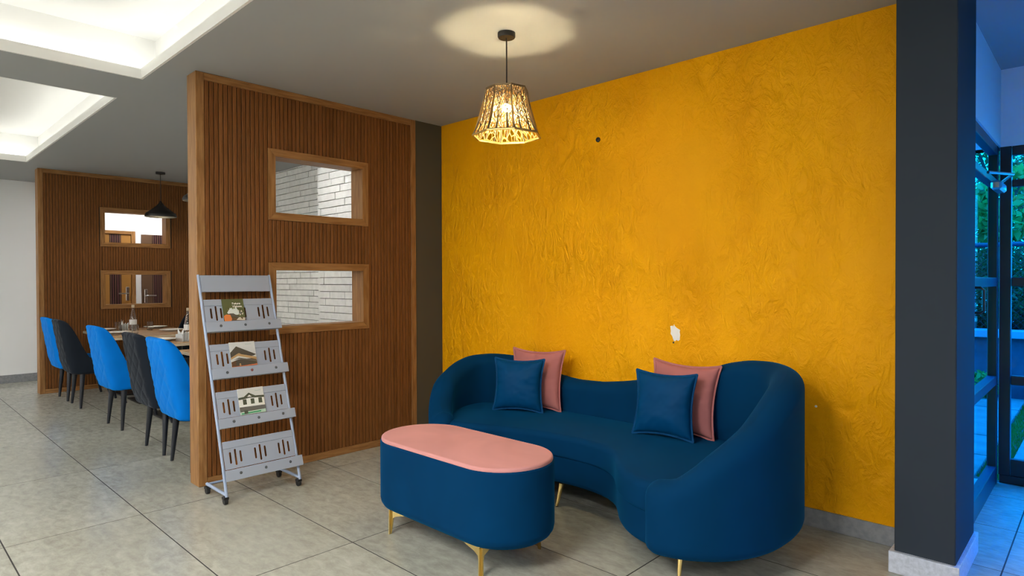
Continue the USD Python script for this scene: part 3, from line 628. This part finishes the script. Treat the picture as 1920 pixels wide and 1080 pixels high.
for a in (0, math.pi / 2): obj('spider_arm', tube([(.118 * math.cos(a + A0_), .118 * math.sin(a + A0_), 2.449), (-.118 * math.cos(a + A0_), -.118 * math.sin(a + A0_), 2.449)], .003, 6), 'brass_dark', pl)

# ------------------------------------------------------------------ cone pendants over the dining tables
def cone_lamp(label, x, y):
    t = thing('cone_pendant', label, 'pendant lamp', (x, y, 0))
    obj('ceiling_cap', lathe([(0, 2.7695), (.055, 2.7695), (.055, 2.745), (0, 2.742)], 24), 'black_metal', t, smooth=35)
    obj('cord', tube([(0, 0, 2.744), (0, 0, 2.39)], .004, 6), 'black_metal', t)
    obj('shade', lathe([(0, 2.41), (.010, 2.405), (.022, 2.375), (.055, 2.335), (.115, 2.285), (.168, 2.245), (.180, 2.225), (.180, 2.200), (.176, 2.200), (.174, 2.224), (.160, 2.240), (.05, 2.325), (0, 2.36)], 40), 'black_metal', t, smooth=35)
    obj('bulb', lathe([(.0005, 2.30), (.02, 2.295), (.03, 2.265), (.024, 2.24), (.0005, 2.23)], 16), 'cone_glow', t, smooth=True)
    return t
cone_lamp('black cone pendant lamp over the dining table by the far partition', -8.75, 2.674)
cone_lamp('black cone pendant lamp mostly hidden behind the near partition', -6.75, 2.45)

# ------------------------------------------------------------------ dining chairs
def chair(color, label, loc, rz):
    t = thing('dining_chair', label, 'chair', loc, rz)
    plan = [(-.212, .20), (-.222, .08), (-.228, -.04), (-.231, -.15), (-.229, -.205), (-.212, -.228), (-.16, -.235), (-.08, -.238), (0, -.239), (.08, -.238), (.16, -.235), (.212, -.228), (.229, -.205), (.231, -.15), (.228, -.04), (.222, .08), (.212, .20)]
    c, S, _ = resample(plan, 161); T = S / S[-1]; q = np.abs(T - .5) * 2
    z = np.interp(q, [0, .33, .40, .44, .487, .55, .61, .70, .85, 1.0], [.972, .968, .945, .88, .757, .60, .525, .505, .497, .49])
    k = np.ones(7) / 7; z = np.convolve(np.pad(z, 3, 'edge'), k, 'valid')
    m, idx, dirs = shell(c, z, .026, .375, .022, side=40, cap=6, top=5)
    V = m.vertices.copy(); n = len(idx); lv = len(V) // n
    outer = np.tile(dirs, (lv, 1)); cc = np.tile(c[idx], (lv, 1)); tt = np.tile(T[idx], lv)
    out_side = (outer * np.sign(cc + 1e-9)).sum(1)
    rear = np.clip((-outer[:, 1] - .6) / .3, 0, 1) * (np.abs(cc[:, 0]) < .205)
    uu, vv = (tt - .5) * 15.0, (V[:, 2] - .37) * 13.0
    dia = np.minimum(np.abs(((uu + vv) % 2) - 1), np.abs(((uu - vv) % 2) - 1)); puff = np.clip(dia / .42, 0, 1) ** .6
    V[:, :2] += outer * (rear * (puff - .6) * .0065)[:, None]
    h = np.clip((V[:, 2] - .375) / .60, 0, 1)
    V[:, 0] *= 1.0 - .20 * np.clip(h - .12, 0, 1) ** 1.1 - .05 * (np.clip(.2 - h, 0, 1) / .2) ** 1.5
    V[:, 1] -= .10 * h ** 1.05 * np.clip((.2 - V[:, 1]) / .42, 0, 1)
    V[:, 1] += .022 * (np.clip(.25 - h, 0, 1) / .25) ** 2 * np.clip(-V[:, 1] / .24, 0, 1)
    obj('backrest', trimesh.Trimesh(V, m.faces, process=False), color, t, smooth=True)
    sp = Polygon([(-.205, .225), (-.21, 0), (-.19, -.16), (-.12, -.21), (.12, -.21), (.19, -.16), (.21, 0), (.205, .225)]).buffer(-.03).buffer(.03)
    obj('seat', slab(sp, .385, .478, .012, .03, dome=.012), color, t, smooth=True)
    obj('seat_frame', bx(-.18, .18, -.16, .20, .362, .386, .004), 'leg_black', t)
    for sx in (-1, 1):
        for y0, y1 in ((-.140, -.168), (.175, .262)):
            obj('leg', tube([(sx * .185, y0, .375), (sx * .218, y1, .0006)], [.0265, .0125], 12), 'leg_black', t, smooth=40)
    return t
CY = 1.822
blue0 = chair('chair_blue', 'bright blue quilted dining chair standing nearest the slatted end wall', (-8.89, CY, 0), 0)
grey0 = chair('chair_grey', 'charcoal quilted dining chair second from the far end of the row', (-8.27, CY, 0), -1)
copy_of(blue0, 'dining_chair', 'bright blue quilted dining chair in the middle of the row of five', (-6.80, CY + .01, 0), 1)
copy_of(grey0, 'dining_chair', 'charcoal quilted dining chair next to the nearest blue one', (-5.61, CY, 0), 0)
copy_of(blue0, 'dining_chair', 'bright blue quilted dining chair nearest the camera, cut by the partition edge', (-4.97, CY - .01, 0), -1)
copy_of(grey0, 'dining_chair', 'charcoal dining chair across the table, barely seen beside the partition edge', (-8.98, 2.84, 0), 180)

# ------------------------------------------------------------------ dining tables and what stands on them
TZ = .775
def table(x0, x1, y0, y1, label):
    t = thing('dining_table', label, 'table'); cx, cy = (x0 + x1) / 2, (y0 + y1) / 2
    obj('tabletop', bx(x0 + .003, x1 - .003, y0 + .003, y1 - .003, TZ - .006, TZ, .002), 'table_wood', t)
    obj('edge_band', bx(x0, x1, y0, y1, TZ - .032, TZ - .005, .003), 'table_edge', t)
    n = 2 if x1 - x0 > 1.0 else 1
    for k in range(n):
        px = cx + (k - (n - 1) / 2) * (x1 - x0) * .52
        obj('pedestal', tube([(px, cy, .012), (px, cy, TZ - .032)], .04, 16), 'black_metal', t, smooth=40)
        obj('base_plate', bx(px - .22, px + .22, cy - .22, cy + .22, .0006, .020, .004), 'black_metal', t)
table(-9.12, -7.75, 1.90, 2.86, 'long wooden dining table laid at the far end by the slatted wall')
table(-7.45, -6.57, 1.93, 2.66, 'small wooden dining table in the middle, with a paper napkin holder')
table(-5.90, -4.60, 1.93, 2.80, 'wooden dining table mostly hidden behind the near partition')
def plate(name, label, x, y, r=.135, first=None):
    t = thing(name, label, 'plate', (x, y, TZ))
    obj('dish', lathe([(0, .004), (r * .6, .004), (r * .68, .010), (r, .022), (r, .025), (r * .68, .015), (r * .6, .009), (0, .008)], 40), 'porcelain', t, smooth=40)
    obj('foot_ring', lathe([(r * .5, .0005), (r * .55, .0005), (r * .55, .005), (r * .5, .005)], 32), 'porcelain', t, smooth=40)
    return t
p0 = plate('plate', 'white plate at the far left corner of the long table', -8.93, 2.07)
for x, y, lb in [(-8.27, 2.06, 'white plate behind the middle blue chair, front of the long table'), (-8.95, 2.66, 'white plate at the back left of the long table'), (-8.22, 2.62, 'white plate at the back right of the long table'),
                 (-6.93, 2.12, 'white plate on the small middle table'), (-5.60, 2.09, 'white plate on the table by the near partition')]:
    copy_of(p0, 'plate', lb, (x, y, TZ))
def glass(label, x, y):
    t = thing('drinking_glass', label, 'glass', (x, y, TZ)); 
    obj('tumbler', lathe([(0, .001), (.030, .001), (.033, .006), (.038, .105), (.0362, .105), (.0312, .012), (0, .012)], 28), 'clear_glass', t, smooth=40); return t
g0 = glass('clear tumbler at the left of the long table, before the slats', -8.87, 2.215)
copy_of(g0, 'drinking_glass', 'clear tumbler standing between the bottle and the back right plate', (-8.62, 2.50, TZ))
copy_of(g0, 'drinking_glass', 'clear tumbler standing right in front of the labelled bottle', (-8.12, 2.20, TZ))
def bottle(label, x, y):
    t = thing('water_bottle', label, 'bottle', (x, y, TZ))
    pr = [(0, .001), (.036, .001), (.040, .006), (.041, .03), (.041, .12), (.036, .16), (.020, .235), (.0145, .26), (.0135, .285), (.015, .29), (.015, .30)]
    inn = [(.012, .30), (.0115, .26), (.017, .235), (.033, .16), (.038, .12), (.038, .012), (0, .010)]
    obj('glass_body', lathe(pr + inn, 28), 'clear_glass', t, smooth=40)
    obj('paper_label', lathe([(.0412, .075), (.0416, .075), (.0416, .135), (.0402, .135)], 28), 'paper_white', t, smooth=40)
    obj('cap', lathe([(.0155, .285), (.0165, .287), (.0165, .312), (.014, .316), (0, .316)], 20), 'table_edge', t, smooth=40)
    return t
b0 = bottle('clear glass water bottle with white label on the long table', -8.70, 2.335)
copy_of(b0, 'water_bottle', 'clear glass water bottle partly hidden behind the near partition', (-7.22, 2.465, TZ))
def holder(label, x, y):
    t = thing('napkin_holder', label, 'napkin holder', (x, y, TZ))
    obj('stand', [bx(-.06, .06, -.035, -.031, .0005, .075, .001), bx(-.06, .06, .031, .035, .0005, .075, .001), bx(-.06, .06, -.035, .035, .0005, .005, .001)], 'steel', t)
    for k, (a, dx) in enumerate(((-.12, -.02), (.02, .0), (.15, .022))):
        pg = Polygon([(-.06, .006), (.06, .006), (.065, .10 + .03 * (k == 0)), (.0, .075), (-.062, .135 - .03 * k)])
        obj('napkin', frame_map(extrude(pg, .003), (0, dx, 0), (math.cos(a), math.sin(a), 0), (0, 0, 1), (-math.sin(a), math.cos(a), 0)), 'paper_white', t)
    for k in range(3): obj('sachet', bx(-.045 + .03 * k, -.022 + .03 * k, -.030, -.026, .012, .06 + .005 * k), 'print_grey' if k == 1 else 'porcelain', t)
    return t
h0 = holder('steel napkin holder with white napkins beside the labelled bottle', -8.78, 2.255)
copy_of(h0, 'napkin_holder', 'steel napkin holder with white napkins at the near partition edge', (-6.72, 2.24, TZ), 12)
def fork(label, x, y, rz):
    t = thing('fork', label, 'fork', (x, y, TZ), rz)
    obj('handle', bx(-.007, .007, -.09, .02, .0006, .004, .001), 'steel', t)
    obj('head', [bx(-.011, .011, .02, .045, .001, .004)] + [bx(q - .0018, q + .0018, .045, .09, .001, .004) for q in (-.009, -.003, .003, .009)], 'steel', t)
fork('steel fork lying at the table edge by the front plate', -8.05, 2.02, 30)

# ------------------------------------------------------------------ unseen flat light panels, placed to brighten the room
def panel(label, x, y, w, d):
    t = thing('ceiling_panel_light', label, 'unseen light', (x, y, 0))
    obj('bezel', extrude(sbox(-w / 2, -d / 2, w / 2, d / 2).difference(sbox(-w / 2 + .02, -d / 2 + .02, w / 2 - .02, d / 2 - .02)), .012).apply_translation([0, 0, H - .0125]), 'white_paint', t)
    obj('diffuser', bx(-w / 2 + .021, w / 2 - .021, -d / 2 + .021, d / 2 - .021, H - .008, H - .0005), 'unseen_panel_glow', t)
panel('flat square unseen light brightening the corridor behind the far partition', -10.2, 3.0, .5, .5)  # out of view, lights the white wall and doors
panel('added flat oblong fill light behind the viewer, nearest the right wall', -2.7, -2.8, 1.2, .6)  # this row behind the viewer is added fill for the whole room
panel('added flat oblong fill light behind the viewer, middle of the row', -5.0, -2.8, 1.2, .6)
panel('added flat oblong fill light behind the viewer, farthest from the entrance', -8.6, -2.7, 1.2, .9)
panel('flat oblong unseen light right of the viewer, lighting the wall and column', 1.75, -.5, .7, 1.1)  # out of view, throws the column's shadow on the yellow wall
panel('added flat oblong fill light left of the viewer', -1.5, -.9, 1.1, 1.5)  # added fill to even out the left of the yellow wall
panel('added flat square fill light over the table behind the near partition', -5.4, 2.6, .34, .34)  # added fill to brighten the white brick

# ------------------------------------------------------------------ garden outside the entrance
gp = thing('garden_paving', 'grey garden pavers with open joints outside the glazing', 'paving', kind='structure')
obj('bedding', bx(-5, 4.2, YE + .16, 9.55, -.30, -.09), 'garden_soil', gp)
for j in range(5):
    y0 = 5.48 + (.80 * j) + (0 if j else 0); y1 = y0 + .78
    for i in range(-5, 5):
        x0 = -.56 + .9 * i
        obj('paver', bx(x0 + .02, x0 + .76, y0 + .0, min(y1, 9.5), -.09, -.05 + random.uniform(-.003, .003), .004), 'garden_paver', gp)
def blades(n, x0, x1, y0, y1, z, h, seed):
    g = np.random.default_rng(seed); x, y = g.uniform(x0, x1, n), g.uniform(y0, y1, n); a = g.uniform(0, 6.28, n); hh = h * g.uniform(.5, 1, n); w = .004
    dx, dy = w * np.cos(a), w * np.sin(a); lx, ly = g.normal(0, .3, n) * hh, g.normal(0, .3, n) * hh
    V = np.stack([np.c_[x - dx, y - dy, np.full(n, z)], np.c_[x + dx, y + dy, np.full(n, z)], np.c_[x + lx, y + ly, z + hh]], 1).reshape(-1, 3)
    return trimesh.Trimesh(V, np.arange(3 * n).reshape(-1, 3), process=False)
gs = []
for i in range(-4, 4): gs.append(blades(2600, -.56 + .9 * i - .135, -.56 + .9 * i + .015, YE + .2, 9.5, -.09, .055, i + 20))
obj('lawn_grass', gs, 'grass_green', None, label='green grass growing in the strips between the garden pavers', cat='grass', kind='stuff')
rw = thing('garden_wall', 'dark rendered garden retaining wall with a white coping', 'wall', kind='structure')
obj('render', bx(-6, 4.2, 9.6, 9.85, -.3, .655), 'garden_render', rw); obj('coping', bx(-6, 4.2, 9.55, 9.9, .655, .745, .006), 'coping_white', rw)
obj('raised_bed', bx(-6, 4.2, 9.86, 14, -.3, .60), 'garden_soil', None, kind='structure')
fn = thing('chain_link_fence', 'chain link fence on the garden wall with a dark top rail', 'fence')
for x in (-4.6, -2.9, -1.25, .3, 1.9, 3.5): obj('post', tube([(x, 9.8, .7455), (x, 9.8, 1.83)], .024, 10), 'charcoal_frame', fn, smooth=40)
obj('top_rail', tube([(-4.7, 9.8, 1.80), (3.6, 9.8, 1.80)], .03, 10), 'charcoal_frame', fn, smooth=40)
wv = []
for k in range(-13, 106):
    x = -4.7 + .08 * k
    for s in (1, -1):
        p, q = np.array([x, 9.8 + s * .004, .76]), np.array([x + s * 1.04, 9.8 + s * .004, 1.80])
        if min(p[0], q[0]) > -4.7 and max(p[0], q[0]) < 3.6: wv.append(tube([p, q], .0014, 3, False))
obj('wire_mesh', wv, 'charcoal_frame', fn, kind='stuff')
def leaves(n, cen, rads, size, seed, lean=.5):
    g = np.random.default_rng(seed); d = g.normal(size=(n, 3)); d /= np.linalg.norm(d, axis=1)[:, None]
    p = np.array(cen) + d * np.array(rads) * (g.uniform(.25, 1, n) ** .5)[:, None]
    p += (meshkit.noise(p * 2.3 + 7, seed) - .5)[:, None] * .5 * d
    a = g.normal(size=(n, 3)); a /= np.linalg.norm(a, axis=1)[:, None]; b = np.cross(a, g.normal(size=(n, 3))); b /= np.linalg.norm(b, axis=1)[:, None]
    s = size * g.uniform(.6, 1.25, n)[:, None]
    V = np.stack([p - a * s, p + b * s * .45, p + a * s, p - b * s * .45], 1).reshape(-1, 3); i = 4 * np.arange(n)
    return trimesh.Trimesh(V, np.vstack([np.c_[i, i + 1, i + 2], np.c_[i, i + 2, i + 3]]), process=False)
def shrub(name, label, cat, cen, rads, n, size, mt, seed, z0):
    t = thing(name, label, cat)
    obj('foliage', leaves(n, cen, rads, size, seed), mt, t, kind='stuff')
    st_ = [tube([(cen[0], cen[1], z0), (cen[0] + .05, cen[1], cen[2] - rads[2] * .2), (cen[0] + dx, cen[1] + dy, cen[2] + rads[2] * .5)], [.05, .035, .012], 6) for dx, dy in ((-.3, .1), (.25, -.1), (.05, .2))]
    obj('stem', st_, 'bark', t)
shrub('hedge_shrub', 'dense green shrub behind the fence, seen through the entrance glass', 'shrub', (-1.15, 10.75, 1.15), (.86, .6, .56), 18000, .034, 'leaf_dark', 3, .6)
shrub('hedge_shrub', 'leafy shrub behind the fence left of the glazed door', 'shrub', (-3.1, 10.8, 1.15), (.86, .6, .60), 8000, .036, 'leaf_dark', 4, .6)
shrub('hedge_shrub', 'leafy shrub behind the fence to the right of the glazing', 'shrub', (.85, 10.8, 1.2), (.86, .6, .62), 7000, .036, 'leaf_dark', 5, .6)
shrub('garden_tree', 'tree with broad bright leaves rising above the fence', 'tree', (-1.05, 10.35, 2.35), (.40, .25, .55), 700, .085, 'leaf_light', 6, .6)
shrub('garden_tree', 'tall tree with a loose crown behind the hedge', 'tree', (-1.4, 12.6, 3.1), (1.25, .9, 1.7), 11000, .05, 'leaf_dark', 7, .6)
shrub('garden_tree', 'tall tree behind the hedge further left', 'tree', (-4.6, 12.6, 3.0), (1.4, .9, 1.6), 7000, .05, 'leaf_dark', 8, .6)
shrub('garden_tree', 'tall tree behind the hedge further right', 'tree', (1.8, 12.6, 3.2), (1.4, .9, 1.7), 7000, .05, 'leaf_dark', 9, .6)
for k, (x, y, lb) in enumerate([(-1.12, 9.35, 'low bright leafy plant at the wall foot, seen through the glazed door'), (-.52, 9.38, 'low bright leafy plant at the wall foot, behind the glazed screen')]):
    shrub('border_plant', lb, 'plant', (x, y, .10), (.17, .12, .17), 420, .04, 'leaf_light', 30 + k, -.09)
